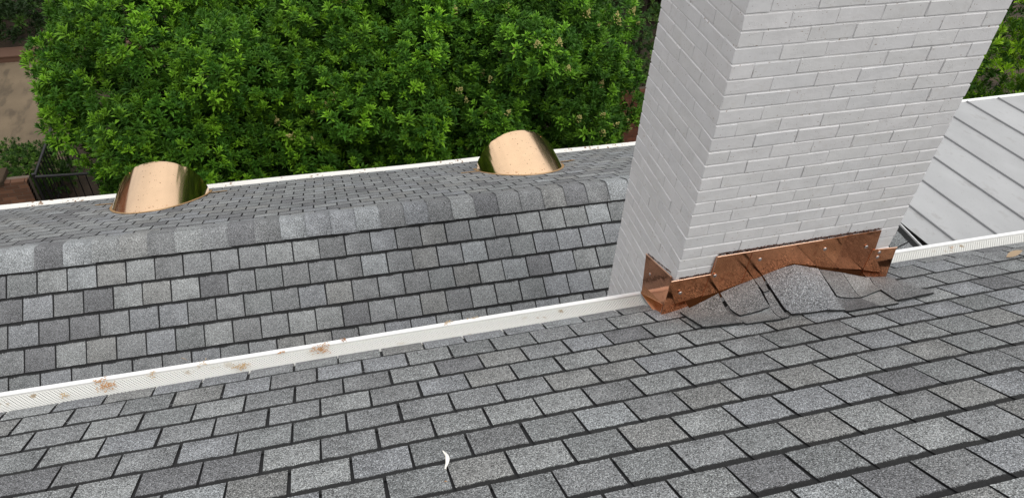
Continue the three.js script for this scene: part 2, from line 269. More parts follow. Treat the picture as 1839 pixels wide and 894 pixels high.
// ---------------------------------------------------------------- chimney, brick by brick
const CW = 1.211, CD = 0.6634, CH = 0.0677;
const chim = sub('chimney', house, { label: 'white painted brick chimney rising through the eave' });
part('mortar', box(0.0042, CW - 0.0042, GY, 3.12, -CD + 0.0042, -0.0042), mortarMat, chim);
{
  const r = rng(202), BJ = 0.0070, HJ = 0.0012, stuff = [], L = CW / 6;
  for (let k = -26; k <= 34; k++) {
    const y1 = (21 - k) * CH, yc = y1 - CH / 2, A = k % 2 !== 0, list = [];
    const fr = (x, w) => list.push([x + w / 2, -0.05, w - HJ, 0.1]);
    const le = (z, l) => list.push([0.05, -(z + l / 2), 0.1, l - HJ]);
    if (A) { for (let i = 0; i < 6; i++) fr(i * L, L); le(0.1, 0.2018); le(0.3018, 0.2018); le(0.5036, CD - 0.5036); }
    else { list.push([0.05, -L / 2, 0.1009 - HJ / 2, L - HJ]); for (let i = 0; i < 5; i++) fr(0.1009 + i * L, L); fr(0.1009 + 5 * L, 0.1009); le(L, L); le(2 * L, 0.16); le(2 * L + 0.16, CD - 2 * L - 0.16); }
    list.forEach(([x, z, w, d], q) => {
      const front = z === -0.05; if (front && k > 25 && x > 0.1) return;
      let dx = (r() - 0.5) * 0.003, dz = (r() - 0.5) * 0.003, dy = (r() - 0.5) * 0.0022;
      let x0 = x - w / 2, x1 = x + w / 2, z0 = z - d / 2, z1 = z + d / 2;
      if (x0 < 0.01) x0 = 0; if (z1 > -0.01) z1 = 0;
      const hj = z1 === 0 ? (r() < 0.22 ? 0.0026 * r() : 0) : -0.0008; const g = chamfer(x1 - x0 - (z1 === 0 ? hj : 0), CH - BJ + (r() - 0.5) * 0.0026, z1 - z0 - (z1 === 0 ? 0 : hj), 0.0026, r, 0.0013);
      g.rotateX((r() - 0.5) * 0.012); g.rotateZ((r() - 0.5) * 0.006);
      g.translate((x0 + x1) / 2 + dx, yc + dy, (z0 + z1) / 2 + dz);
      const uv = g.attributes.uv, o = r() * 9; for (let i = 0; i < uv.count; i++) uv.setXY(i, uv.getX(i) + o, uv.getY(i) + o * 0.7);
      if (k >= -2 && k <= 32) part('brick', g, brickMats[Math.floor(r() * 4)], chim); else stuff.push(g);
    });
  }
  part('brick', mergeGeometries(stuff), brickMats[0], chim, { kind: 'stuff' });
}
// ---------------------------------------------------------------- copper
const stainMap = tex(512, 512, (i, j, o) => { const a = fbm(i / 64, j / 64, 5, 8, 8, 61), s = smooth(0.62, 0.74, fbm(i / 16, j / 16, 4, 32, 32, 62)), f = 0.93 + 0.10 * (a - 0.5) - 0.07 * s; o[0] = 255 * f; o[1] = 250 * (f - 0.03 * s); o[2] = 245 * (f - 0.05 * s); });
const copperRough = tex(512, 512, (i, j, o) => { const a = fbm(i / 51.2, j / 51.2, 5, 10, 10, 63); o[0] = 0; o[1] = 255 * clamp(0.55 + 0.9 * (a - 0.5), 0.2, 1); o[2] = 255; }, false);
const copperBump = tex(512, 512, (i, j, o) => { const a = fbm(i / 85.33, j / 42.67, 4, 6, 12, 64); o[0] = o[1] = o[2] = 255 * a; }, false);
const oldCopper = std({ color: lin(0.95, 0.45, 0.24), metalness: 1, roughness: 0.27, roughnessMap: copperRough, map: stainMap, bumpMap: copperBump, bumpScale: 0.0008, side: THREE.DoubleSide });
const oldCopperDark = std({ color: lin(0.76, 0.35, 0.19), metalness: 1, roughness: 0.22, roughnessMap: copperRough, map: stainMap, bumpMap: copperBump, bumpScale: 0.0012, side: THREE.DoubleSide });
const edgeCopper = std({ color: lin(0.95, 0.60, 0.42), metalness: 1, roughness: 0.35 });
const sealMat = std({ color: lin(0.065, 0.028, 0.018), roughness: 0.9 });
const steel = std({ color: lin(0.55, 0.52, 0.5), metalness: 1, roughness: 0.35 });
const fl = sub('flashing', house, { label: 'stepped sheet copper flashing along the chimney base' });
function sheet(pts, z, th, mat, name = 'copper_panel') {
  const s = new THREE.Shape(); pts.forEach(([x, y], i) => i ? s.lineTo(x, y) : s.moveTo(x, y)); s.closePath();
  const g = new THREE.ExtrudeGeometry(s, { depth: th, bevelEnabled: true, bevelThickness: 0.0006, bevelSize: 0.0006, bevelSegments: 1, curveSegments: 4 }); g.translate(0, 0, z); return part(name, g, mat, fl);
}
const bl = (x) => Math.max(-0.225 + 0.335 * Math.min(x + 0.03, 1.30 - x) - 0.03, -0.27);
sheet([[-0.034, -0.262], [0.186, bl(0.186) - 0.02], [0.186, 0.010], [-0.024, 0.004]], 0.0040, 0.0012, oldCopper);
sheet([[0.170, bl(0.17) - 0.02], [0.392, bl(0.392) - 0.02], [0.392, 0.130], [0.186, 0.128], [0.180, 0.010]], 0.0064, 0.0012, oldCopper);
sheet([[0.378, bl(0.378) - 0.02], [0.635, -0.06], [0.90, bl(0.9) - 0.02], [0.90, 0.1335], [0.378, 0.1305]], 0.0088, 0.0012, oldCopper);
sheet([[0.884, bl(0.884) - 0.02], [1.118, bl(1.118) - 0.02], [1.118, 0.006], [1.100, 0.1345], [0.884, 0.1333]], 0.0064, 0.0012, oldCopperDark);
sheet([[1.102, bl(1.102) - 0.02], [1.285, -0.272], [1.250, -0.006], [1.102, 0.004]], 0.0090, 0.0012, oldCopper);
{ // left side: a folded piece against the left face with a kick-out at its foot
  const q = [[-0.310, -0.098], [-0.026, 0.000], [-0.026, -0.262], [-0.27, -0.345]];
  const s = new THREE.Shape(); q.forEach(([z, y], i) => i ? s.lineTo(-z, y) : s.moveTo(-z, y)); s.closePath();
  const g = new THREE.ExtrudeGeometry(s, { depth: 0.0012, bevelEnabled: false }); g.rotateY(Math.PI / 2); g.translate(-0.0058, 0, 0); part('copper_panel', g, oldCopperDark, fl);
  const corner = new THREE.BufferGeometry();
  const P = [[-0.004, 0.002, -0.030], [-0.005, -0.262, -0.030], [-0.034, -0.262, 0.0045], [-0.024, 0.004, 0.0045], [-0.012, -0.03, -0.012]];
  corner.setAttribute('position', new THREE.Float32BufferAttribute([...P[0], ...P[1], ...P[2], ...P[0], ...P[2], ...P[3]], 3)); corner.setAttribute('uv', new THREE.Float32BufferAttribute([0, 0, 0, .3, .1, .3, 0, 0, .1, .3, .1, 0], 2)); corner.computeVertexNormals(); part('copper_panel', corner, oldCopper, fl);
  const kick = geoOf([-0.006, -0.205, -0.040, -0.006, -0.285, -0.262, -0.020, -0.330, -0.255, -0.036, -0.262, -0.012, -0.034, -0.225, 0.000], [0, 0, 0, .25, .08, .22, .06, 0, .03, 0], [0, 1, 2, 0, 2, 3, 0, 3, 4]); kick.computeVertexNormals(); part('kick_out', kick, oldCopper, fl);
  // bright cut edges and the dark sealant along the top
  const bead = (pts, rad, mat, name, n = 40, j = 0.003) => { const r = rng(Math.round(pts[0][0] * 999) + 5), c = new THREE.CatmullRomCurve3(pts.map(p => new THREE.Vector3(...p)), false, 'catmullrom', 0.01); const g = new THREE.TubeGeometry(c, n, rad, 5); const p = g.attributes.position; for (let i = 0; i < p.count; i++) p.setXYZ(i, p.getX(i), p.getY(i) + (r() - 0.4) * j, p.getZ(i) + (r() - 0.5) * j); g.computeVertexNormals(); part(name, g, mat, fl); };
  bead([[0.02, 0.012, 0.001], [0.182, 0.016, 0.001]], 0.0036, sealMat, 'sealant', 40, 0.010);
  bead([[0.20, 0.135, 0.002], [0.62, 0.139, 0.002], [1.10, 0.140, 0.002]], 0.0036, sealMat, 'sealant', 130, 0.011);
  bead([[0.001, -0.092, -0.30], [0.001, 0.006, -0.05]], 0.0032, sealMat, 'sealant', 30, 0.005);
  const edge = (a, b) => part('folded_edge', bar(a, b, 0.0028, 6), edgeCopper, fl);
  edge([-0.024, 0.0055, 0.0075], [0.184, 0.0115, 0.0075]); edge([0.188, 0.0115, 0.0105], [0.188, 0.128, 0.0105]); edge([0.188, 0.130, 0.0115], [0.76, 0.1345, 0.0125]); edge([-0.0075, -0.097, -0.308], [-0.0075, 0.001, -0.028]); edge([1.13, 0.004, 0.0125], [1.250, -0.005, 0.0125]);
  for (const [x, y] of [[0.038, -0.08], [0.205, 0.004], [0.432, 0.068], [0.795, 0.068], [1.048, 0.036], [1.152, -0.055], [1.148, -0.02]]) { const g = new THREE.SphereGeometry(0.0105, 10, 6); g.scale(1, 1, 0.5); g.translate(x, y, 0.0125); part('screw', g, steel, fl); }
  { const g = new THREE.SphereGeometry(0.008, 10, 6); g.scale(0.5, 1, 1); g.translate(-0.008, -0.165, -0.225); part('screw', g, steel, fl); }
}

// ---------------------------------------------------------------- the gable wing beyond the gutter
const wing = thing('gable_wing', 'lower gable roof of grey shingles beyond the gutter carrying two copper half-round vents', 'building wing');
const WX0 = -6.6, WX1 = 3.4, RY = -1.462;
const ridgeZ = (x) => -2.6 + 0.017 * x, eaveZ = (x) => -5.12 + 0.05 * x;
const yaw = 0.017;
// facing slope: butt line of its first course at z = -2.297 + 0.017 x
function Sface(x, s) { const zz = -2.297 + yaw * x - s * CS; const sag = 0.004 * Math.sin(x * 1.3 + s); return [x, -1.6297 + SN * s + sag * 0.5, zz]; }   // s up the slope
const farLen = (x) => (ridgeZ(x) - eaveZ(x)) / CS;
function Sfar(x, s) { // s up the slope from the eave, 16 nominal courses between eave and ridge
  const f = s / (16 * EXP), z = eaveZ(x) + (ridgeZ(x) - eaveZ(x)) * f, wv = 0.004 * Math.sin(x * 1.1 + 0.5) * Math.sin(f * 3.1) + 0.003 * Math.sin(x * 2.7 + f * 5);
  return [x, RY - (ridgeZ(x) - z) * PITCH + wv, z];
}
const wroof = sub('roof', wing);
part('roof_deck', mergeGeometries([sheetGeo(Sface, WX0, WX1, -2.35, 0.355, 40, 4, -0.006), sheetGeo(Sfar, WX0, WX1, -0.02, 16 * EXP, 60, 30, -0.006)]), deckMat, wroof);
{
  const r = rng(303), cand = [];
  for (let i = -1; i <= 12; i++) { // i counts courses down the slope from the ridge
    const jx = (i === 0 ? -3.9273 : i === 1 ? -3.8218 : i === 2 ? -3.9219 : i === 3 ? -3.8175 : -3.92 + (i & 1 ? 0.102 : 0)) + (r() - 0.5) * 0.003;
    for (let n = -13; n < 36; n++) {
      const x0 = jx + n * 0.2036, x1 = x0 + 0.2036, sa = -i * 0.190 + (r() - 0.5) * 0.003, st = sa + EXP + 0.014, j = (r() - 0.5) * 0.003;
      if (x0 < WX0 || x1 > WX1 - 0.2) continue;
      const q = [[x0 + 0.0046 + j, sa], [x1 - 0.0046 + j, sa + (r() - 0.5) * 0.003], [x1 - 0.006 + j, st], [x0 + 0.006 + j, st]];
      if (i < 0) { q[2][1] = q[3][1] = 0.31; }
      const g = tabGeo(Sface, q, 0.0068 + r() * 0.001, 0.0012, 0.0056, r, 3, 2, 0.0013, 0.206);
      const c = Sface((x0 + x1) / 2, sa + 0.1), vis = inFrame(c, 0.05) && i >= 0 && i <= 4 && x0 < 0.9;
      cand.push([vis ? camera.position.distanceTo(new THREE.Vector3(...c)) : 999, g]);
    }
  }
  for (let i = 0; i < 16; i++) { const jx = -3.93 + (i & 1 ? 0.102 : 0) + (r() - 0.5) * 0.012;
    for (let n = -13; n < 36; n++) {
      const x0 = jx + n * 0.2036, x1 = x0 + 0.2036, sa = i * EXP + (r() - 0.5) * 0.006 - (i === 0 ? 0.02 : 0), st = (i + 1) * EXP + 0.014, j = (r() - 0.5) * 0.003;
      if (x0 < WX0 || x1 > WX1 - 0.2) continue;
      const q = [[x0 + 0.0055 + j, sa], [x1 - 0.0055 + j, sa + (r() - 0.5) * 0.004], [x1 - 0.0075 + j, st], [x0 + 0.0075 + j, st]];
      const g = tabGeo(Sfar, q, 0.0042 + r() * 0.0008, 0.0010, 0.0036, r, 3, 2, 0.002, 0.226);
      const c = Sfar((x0 + x1) / 2, sa + 0.1), vis = inFrame(c, 0.02) && x0 < 1.4;
      cand.push([vis ? camera.position.distanceTo(new THREE.Vector3(...c)) + 0.4 : 999, g]);
    } }
  cand.sort((a, b) => a[0] - b[0]);
  const rest = TONES.map(() => []); let n = 0, rn = 0;
  for (const [d, g] of cand) { if (d < 900 && n < 290) { part('shingle', g, pickTone(r, wingMats), wroof); n++; } else { rest[shingleMats.indexOf(pickTone(r))].push(g); rn++; } }
  // the rest: one part whose faces keep their tab's tone as vertex colour
  const all = []; rest.forEach((l, t) => l.forEach(g => { const c = new Float32Array(g.attributes.position.count * 3); for (let i = 0; i < c.length; i += 3) { c[i] = TONES[t][0]; c[i + 1] = TONES[t][1]; c[i + 2] = TONES[t][2]; } g.setAttribute('color', new THREE.BufferAttribute(c, 3)); all.push(g); }));
  part('shingle', mergeGeometries(all), std({ map: wingMap, vertexColors: true, roughness: 0.95 }), wroof, { kind: 'stuff' });
  console.log('wing shingles', n, 'rest', rn);
  // ridge caps bent over the ridge
  const capMats = plainMats;
  for (let n = -13; n < 34; n++) {
    const x0 = -3.93 + n * 0.1968, x1 = x0 + 0.1968 + 0.02; if (x1 > WX1 - 0.2) continue;
    const pos = [], uv = [], idx = [], prof = [], a0 = Math.atan(PITCH), rad = 0.055, leg = 0.135, low = (r() - 0.5) * 0.006;
    for (let k = 0; k <= 3; k++) prof.push([leg + low - (leg + low) * k / 3, 0]);
    const u0 = r() * 3, pts = []; // facing leg from its lower edge to the bend
    const zc = (x) => ridgeZ(x), tl = rad * Math.tan(a0);
    for (let k = 0; k <= 3; k++) { const d = tl + (leg + low) * (1 - k / 3); pts.push([d * CS, -d * SN]); }
    for (let k = 1; k < 6; k++) { const a = a0 - 2 * a0 * k / 6; pts.push([rad * Math.sin(a), -rad / CS + rad * Math.cos(a)]); }
    for (let k = 0; k <= 2; k++) { const d = tl + leg * k / 2; pts.push([-d * CS, -d * SN]); }
    let len = 0; const top = [], bot = [];
    const m = pts.length; for (let i = 0; i < 3; i++) { len = 0; const x = x0 + (x1 - x0) * i / 2; const h = 0.0070 + 0.0115 * (1 - i / 2); for (let k = 0; k < m; k++) { if (k) len += Math.hypot(pts[k][0] - pts[k - 1][0], pts[k][1] - pts[k - 1][1]); const an = Math.atan2(pts[k][0], 0.06), ny = Math.cos(clamp(an, -a0, a0)), nz = Math.sin(clamp(an, -a0, a0)); const jj = k === 0 ? (r() - 0.5) * 0.003 : 0; top.push([x, RY + 0.012 + pts[k][1] + ny * h + jj, zc(x) + pts[k][0] + nz * h]); bot.push([x, RY + 0.012 + pts[k][1] + ny * (h - 0.0058) + jj, zc(x) + pts[k][0] + nz * (h - 0.0058)]); uv.push(u0 + x, (0.01 + Math.min(len, 0.40 - len)) / 0.25); } }
    for (const v of top) pos.push(...v); for (const v of bot) { pos.push(...v); } uv.push(...uv.map((q, i) => i % 2 ? 0.97 : q));
    const T = top.length; for (let i = 0; i < 2; i++) for (let k = 0; k < m - 1; k++) { const a = i * m + k; idx.push(a, a + m, a + m + 1, a, a + m + 1, a + 1); }
    for (let k = 0; k < m - 1; k++) { const a = 2 * m + k; idx.push(a, a + T, a + 1, a + 1, a + T, a + T + 1); const b = k; idx.push(b, b + 1, b + T, b + 1, b + T + 1, b + T); }
    for (let i = 0; i < 2; i++) { const a = i * m; idx.push(a, a + T, a + m, a + m, a + T, a + m + T); }
    const g = new THREE.BufferGeometry(); g.setAttribute('position', new THREE.Float32BufferAttribute(pos, 3)); g.setAttribute('uv', new THREE.Float32BufferAttribute(uv, 2)); g.setIndex(idx); g.computeVertexNormals();
    part('ridge_cap', g, capMats[[7, 2, 5, 3, 7, 2, 1, 2, 6, 3, 5, 4, 0, 7][(n * 5 + 130 + Math.floor(r() * 2)) % 14]], wroof);
  }
  // eave trim / gutter of the far side, gable walls
  const gs = new THREE.BufferGeometry(), pos = [], id = []; const NN = 40;
  for (let i = 0; i <= NN; i++) { const x = WX0 + (WX1 - WX0) * i / NN, p = Sfar(x, 0); const w = 0.004 * Math.sin(x * 2.1); for (const [dz, dy] of [[0.01, -0.014], [-0.018, -0.012 + w], [-0.075, -0.012 + w], [-0.095, -0.006 + w], [-0.108, -0.012 + w], [-0.112, -0.03], [-0.10, -0.10], [-0.03, -0.13], [0.0, -0.12]]) pos.push(p[0], p[1] + dy, p[2] + dz); }
  for (let i = 0; i < NN; i++) for (let k = 0; k < 8; k++) { const a = i * 9 + k, b = a + 9; id.push(a, a + 1, b, b, a + 1, b + 1); }
  gs.setAttribute('position', new THREE.Float32BufferAttribute(pos, 3)); gs.setAttribute('uv', new THREE.Float32BufferAttribute(new Array(pos.length / 3 * 2).fill(0), 2)); gs.setIndex(id); const gn = gs.toNonIndexed(); gn.computeVertexNormals();
  const gu = gn.attributes.uv, gp = gn.attributes.position; for (let i = 0; i < gu.count; i++) gu.setXY(i, gp.getX(i), gp.getY(i) + gp.getZ(i));
  const dirtMap = tex(512, 256, (i, j, o) => { const d = smooth(0.58, 0.66, fbm(i / 8, j / 8, 4, 64, 32, 91)) * smooth(0.42, 0.60, fbm(i / 64, j / 64, 3, 8, 4, 92)); o[0] = 236 - 110 * d; o[1] = 234 - 140 * d; o[2] = 228 - 160 * d; }, true, [0.6, 1.2]);
  part('gutter', gn, std({ color: lin(0.86, 0.86, 0.85), map: dirtMap, roughness: 0.5, side: THREE.DoubleSide }), wing);
  const sh = new THREE.Shape(); sh.moveTo(0.35, GY); sh.lineTo(0.35, -2.95); sh.lineTo(2.6, -1.53); sh.lineTo(4.8, -2.80); sh.lineTo(4.8, GY); sh.closePath();
  const wg = new THREE.ExtrudeGeometry(sh, { depth: 8.6, bevelEnabled: false }); wg.rotateY(Math.PI / 2); wg.translate(-6.3, 0, 0);
  part('wall', wg, std({ color: lin(0.30, 0.13, 0.085), roughness: 0.9 }), wing);
}
// copper half-round vents
const ventBump = tex(512, 512, (i, j, o) => { const a = fbm(i / 12.8, j / 170.67, 4, 40, 3, 71); o[0] = o[1] = o[2] = 255 * a; }, false);
const ventMap = tex(512, 512, (i, j, o) => { const a = fbm(i / 64, j / 64, 4, 8, 8, 72), s = smooth(0.70, 0.75, fbm(i / 7.11, j / 12.8, 3, 72, 40, 73)), e = smooth(0.55, 0.75, fbm(i / 20, j / 20, 3, 0, 0, 75)) * (1 - smooth(0.0, 0.16, j / 512)); const f = 0.96 + 0.06 * (a - 0.5); o[0] = 255 * (f - 0.40 * s - 0.12 * e); o[1] = 255 * (f - 0.50 * s - 0.2 * e); o[2] = 255 * (f - 0.55 * s - 0.25 * e); });
const ventMat = std({ color: lin(1.0, 0.69, 0.43), metalness: 1, roughness: 0.13, map: ventMap, side: THREE.DoubleSide });
function vent(xc, W, H, zf, L, seed, label, wr) {
  const r = rng(seed), g0 = sub('roof_vent', wing, { label });
  const planeY = (x, z) => RY - (ridgeZ(x) - z) * PITCH;
  const NT = 120, NL = 20, pos = [], uv = [], idx = [], rows = [];
  const yb = planeY(xc, zf), layer = (off) => {
    for (let l = 0; l <= NL; l++) for (let k = 0; k <= NT; k++) {
      const th = Math.PI * k / NT, b = l / NL, c = Math.cos(th), s = Math.sin(th);
      const wrk = (wr[0] * smooth(0.5, 0.72, k / NT) + wr[1] * smooth(0.5, 0.25, k / NT)) * (fbm(k * 0.22 + seed, b * 1.2, 3, 0, 0, seed) - 0.5) + wr[2] * (fbm(k * 0.05, b * 1.5, 2, 0, 0, seed + 3) - 0.5);
      const rx = W / 2 - off + wrk, ry = H - off + wrk;
      const f = [xc + rx * c, yb + ry * s, zf], zb = zf + (L - off) * s * 0.985, bb = [xc + (W / 2 + 0.006 - off) * c, planeY(xc + W / 2 * c, zb) + 0.008, zb + 0.01];
      const p = f.map((q, i) => q + (bb[i] - q) * b); if (k === 0 || k === NT) p[1] += 0.0; pos.push(...p); uv.push(k / NT * 1.4, 1 - b);
    } };
  layer(0); const m = NT + 1, base = pos.length / 3; layer(0.003);
  for (let l = 0; l < NL; l++) for (let k = 0; k < NT; k++) { const a = l * m + k; idx.push(a, a + m, a + 1, a + 1, a + m, a + m + 1); const b = base + a; idx.push(b, b + 1, b + m, b + 1, b + m + 1, b + m); }
  for (let k = 0; k < NT; k++) { idx.push(k, k + 1, base + k, k + 1, base + k + 1, base + k); }
  const g = new THREE.BufferGeometry(); g.setAttribute('position', new THREE.Float32BufferAttribute(pos, 3)); g.setAttribute('uv', new THREE.Float32BufferAttribute(uv, 2)); g.setIndex(idx); g.computeVertexNormals();
  part('hood', g, ventMat, g0);
  // base flange lying on the shingles, louvred front set back in the arch
  const fp = [], fi = []; const NF = 60; for (let k = 0; k <= NF; k++) { const th = Math.PI * (-0.04 + 1.08 * k / NF), c = Math.cos(th), s = Math.max(Math.sin(th), -0.1); for (const [w, h] of [[-0.004, 0.016], [0.010, 0.011], [0.020 + 0.004 * fbm(k, 1, 2, 0, 0, seed), 0.0095]]) { const x = xc + (W / 2 + w) * c, z = zf + (L + w) * s; fp.push(x, planeY(x, z) + h, z); } }
  for (let k = 0; k < NF; k++) for (let q = 0; q < 2; q++) { const a = k * 3 + q, b = a + 3; fi.push(a, a + 1, b, b, a + 1, b + 1); }
  const fg = geoOf(fp, fp.filter((_, i) => i % 3 !== 1), fi); fg.computeVertexNormals(); part('base_flange', fg, oldCopperTop, g0);
  for (const sd of [-1, 1]) { const x0 = xc + sd * (W / 2), x1 = xc + sd * (W / 2 + 0.20), z0 = zf + 0.10 + (sd > 0 ? 0.0 : 0.03), z1 = z0 + 0.05; const P = (x, z) => [x, planeY(x, z) + 0.012, z]; const sg = geoOf([...P(x0, z0), ...P(x1, z0 - 0.02), ...P(x1, z1 - 0.02), ...P(x0, z1)], [0, 0, .2, 0, .2, .05, 0, .05], [0, 2, 1, 0, 3, 2]); sg.computeVertexNormals(); part('step_flange', sg, oldCopperTop, g0); }
  const ls = new THREE.Shape(); for (let k = 0; k <= 24; k++) { const th = Math.PI * k / 24, x = (W / 2 - 0.02) * Math.cos(th), y = (H - 0.02) * Math.sin(th); k ? ls.lineTo(x, y) : ls.moveTo(x, y); } ls.closePath();
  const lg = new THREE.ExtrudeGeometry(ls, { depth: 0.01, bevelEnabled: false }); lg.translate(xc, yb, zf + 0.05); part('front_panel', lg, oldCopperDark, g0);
  for (let k = 1; k < 7; k++) { const y = H * k / 7.5, hw = (W / 2 - 0.03) * Math.sqrt(Math.max(0, 1 - Math.pow(y / H, 2))); const lv = new THREE.BoxGeometry(hw * 2, 0.004, 0.05); lv.rotateX(-0.6); lv.translate(xc, yb + y, zf + 0.025); part('louvre', lv, oldCopper, g0); }
}
const oldCopperTop = std({ color: lin(0.50, 0.31, 0.15), metalness: 0.55, roughness: 0.5, side: THREE.DoubleSide });
vent(-3.281, 0.925, 0.470, -4.988, 1.03, 5, 'copper half-round vent at the left end of the slope, its left flank wrinkled', [0.030, 0.012, 0.006]);
vent(0.512, 0.904, 0.468, -4.360, 0.815, 9, 'copper half-round vent nearest the chimney', [0.011, 0.009, 0.007]);

// ---------------------------------------------------------------- low metal roof on the right
const porch = thing('metal_roofed_wing', 'low white standing seam metal roof to the right behind the chimney', 'building wing');
{
  const my = (z) => -1.4 + 0.084 * z, z0 = -3.5, z1 = -0.06, r = rng(404), seamX = (k, z) => 3.86 + 0.42 * k + 0.047 * (z + 1.4);
  const metalMap = tex(512, 512, (i, j, o) => { const a = fbm(i / 64, j / 128, 5, 8, 4, 81), s = smooth(0.6, 0.75, fbm(i / 32, j / 64, 4, 16, 8, 82)), sp = hash(i >> 1, j >> 1, 83) > 0.997 ? 1 : 0, m = 232 + 22 * (a - 0.5) - 14 * s - 60 * sp; o[0] = m; o[1] = m * (1 - 0.006 * s); o[2] = m * (1 - 0.012 * s - 0.05 * sp); }, true, [0.9, 0.9]);
  const mm = [0.45, 0.435, 0.465].map(c => std({ color: lin(c, c * 1.008, c * 1.012), map: metalMap, roughness: 0.55 }));
  const seamMat = std({ color: lin(0.29, 0.293, 0.298), roughness: 0.6 });
  const quadX = (xa, xb, h, off = 0) => { const pos = [], uv = [], idx = [], n = 10; for (let i = 0; i <= n; i++) { const z = z0 + (z1 - z0) * i / n, wv = () => 0.003 * Math.sin(z * 5 + off); for (const [f, hh] of [[0, 0], [0.33, 0.003], [0.67, 0.004], [1, 0]]) { const x = xa(z) + (xb(z) - xa(z)) * f; pos.push(x, my(z) + h + hh * Math.sin(z * 4 + off) + (f > 0 && f < 1 ? wv() : 0), z); uv.push(x, z); } } for (let i = 0; i < n; i++) for (let k = 0; k < 3; k++) { const a = i * 4 + k; idx.push(a, a + 4, a + 1, a + 1, a + 4, a + 5); } const g = new THREE.BufferGeometry(); g.setAttribute('position', new THREE.Float32BufferAttribute(pos, 3)); g.setAttribute('uv', new THREE.Float32BufferAttribute(uv, 2)); g.setIndex(idx); g.computeVertexNormals(); return g; };
  const roofG = sub('roof', porch);
  for (let k = -2; k < 9; k++) {
    const xa = k === -2 ? (z) => 3.18 + 0.21 * (z + 1.63) * 0.25 : (z) => seamX(k, z), xb = (z) => seamX(k + 1, z);
    part('metal_panel', quadX(xa, xb, 0, k), mm[Math.floor(r() * 3)], roofG);
    if (k > -2) { const a = [seamX(k, z0), my(z0) + 0.009, z0], b = [seamX(k, z1), my(z1) + 0.009, z1]; const d = new THREE.Vector3(b[0] - a[0], b[1] - a[1], b[2] - a[2]); const g = new THREE.BoxGeometry(0.011, 0.018, d.length()); g.lookAt(d); g.translate((a[0] + b[0]) / 2, (a[1] + b[1]) / 2, (a[2] + b[2]) / 2); part('seam', g, seamMat, roofG); }
  }
  part('edge_trim', mergeGeometries([box(2.9, 8.2, my(z0) - 0.10, my(z0) + 0.010, z0 - 0.04, z0), box(3.168, 3.178, my(-1.8) - 0.12, my(-1.8) + 0.004, -3.5, -0.06)]), whiteMetal, porch);
  part('wall', box(3.25, 8, GY, -1.78, -3.3, -0.06), std({ color: lin(0.6, 0.59, 0.58), roughness: 0.8 }), porch);
  // shingled slope falling from the left edge of the metal
  const Swest = (u, s) => [3.150 + s * CS * 1, -1.545 + s * SN, -3.5 + u];
  part('shingle_slope', sheetGeo(Swest, 0, 3.4, -1.6, 0, 4, 4, -0.004), deckMat, porch).material.side = THREE.DoubleSide;
  const rs = rng(405), slope = sub('lower_roof', porch);
  for (let i = 0; i < 5; i++) for (let n = 0; n < 16; n++) { const x0 = n * 0.2036 + (i & 1 ? 0.1 : 0) + 0.02, sa = -(i + 1) * EXP, q = [[x0 + 0.005, sa], [x0 + 0.1985, sa], [x0 + 0.197, sa + EXP + 0.012], [x0 + 0.0065, sa + EXP + 0.012]]; if (i === 0) q[2][1] = q[3][1] = -0.005; if (x0 > 3.3) continue; part('shingle', tabGeo(Swest, q, 0.007, 0.001, 0.0055, rs, 2, 2), pickTone(rs), slope); }
}

// ================================================================ VEGETATION
function leafGeo(len, wid, fold, curl) { // two folded halves
  const P = [[0, 0, 0], [-wid / 2, fold, len * 0.58], [0, -0.001, len * 0.58], [wid / 2, fold, len * 0.58], [0, -curl, len]];
  return [P, [[0, 2, 1], [1, 2, 4], [0, 3, 2], [2, 3, 4]]];
}
function rosette(seed, n, L, wr, open = 1) {
  const r = rng(seed), pos = [];
  for (let i = 0; i < n; i++) {
    const f = i / n, az = i * 2.39996 + r() * 0.5, el = (1.42 - 1.02 * Math.pow(f, 0.85) * open) + (r() - 0.5) * 0.3, len = L * (0.55 + 0.55 * f) * (0.85 + 0.3 * r()), wid = len * wr * (0.85 + 0.3 * r());
    const [P, T] = leafGeo(len, wid, wid * 0.22, len * (0.10 + 0.12 * r()));
    const q = new THREE.Quaternion().setFromEuler(new THREE.Euler(-el, az, (r() - 0.5) * 0.5, 'YXZ')), o = new THREE.Vector3(0, 0.045 * (1 - f) - 0.05 * f, 0);
    const V = P.map(p => new THREE.Vector3(...p).add(new THREE.Vector3(0, 0, 0.006)).applyQuaternion(q).add(o));
    for (const t of T) for (const k of t) pos.push(V[k].x, V[k].y, V[k].z);
  }
  const g = new THREE.BufferGeometry(); g.setAttribute('position', new THREE.Float32BufferAttribute(pos, 3)); g.setAttribute('uv', new THREE.Float32BufferAttribute(new Array(pos.length / 3 * 2).fill(0), 2)); g.computeVertexNormals(); return g;
}
const rosettes = [rosette(1, 16, 0.108, 0.29, 0.88), rosette(2, 18, 0.118, 0.27, 0.95), rosette(3, 14, 0.098, 0.31, 0.75)];
const leafMat = new THREE.MeshPhysicalMaterial({ color: 0xffffff, roughness: 0.55, specularIntensity: 0.45, side: THREE.DoubleSide, transmission: 0.15, thickness: 0 });
const barkMat = std({ color: lin(0.055, 0.04, 0.03), roughness: 1 });
const flowerMat = std({ color: lin(0.42, 0.38, 0.13), roughness: 0.9 });
const flowerGeo = (() => { const r = rng(77), l = []; for (let i = 0; i < 26; i++) { const g = new THREE.OctahedronGeometry(0.0075 + 0.005 * r()), h = r(); const a = r() * 6.28, q = (1 - h) * 0.055 * Math.sqrt(r()); g.translate(Math.cos(a) * q, h * 0.10, Math.sin(a) * q); l.push(g); } return mergeGeometries(l); })();
const Y = new THREE.Vector3(0, 1, 0);
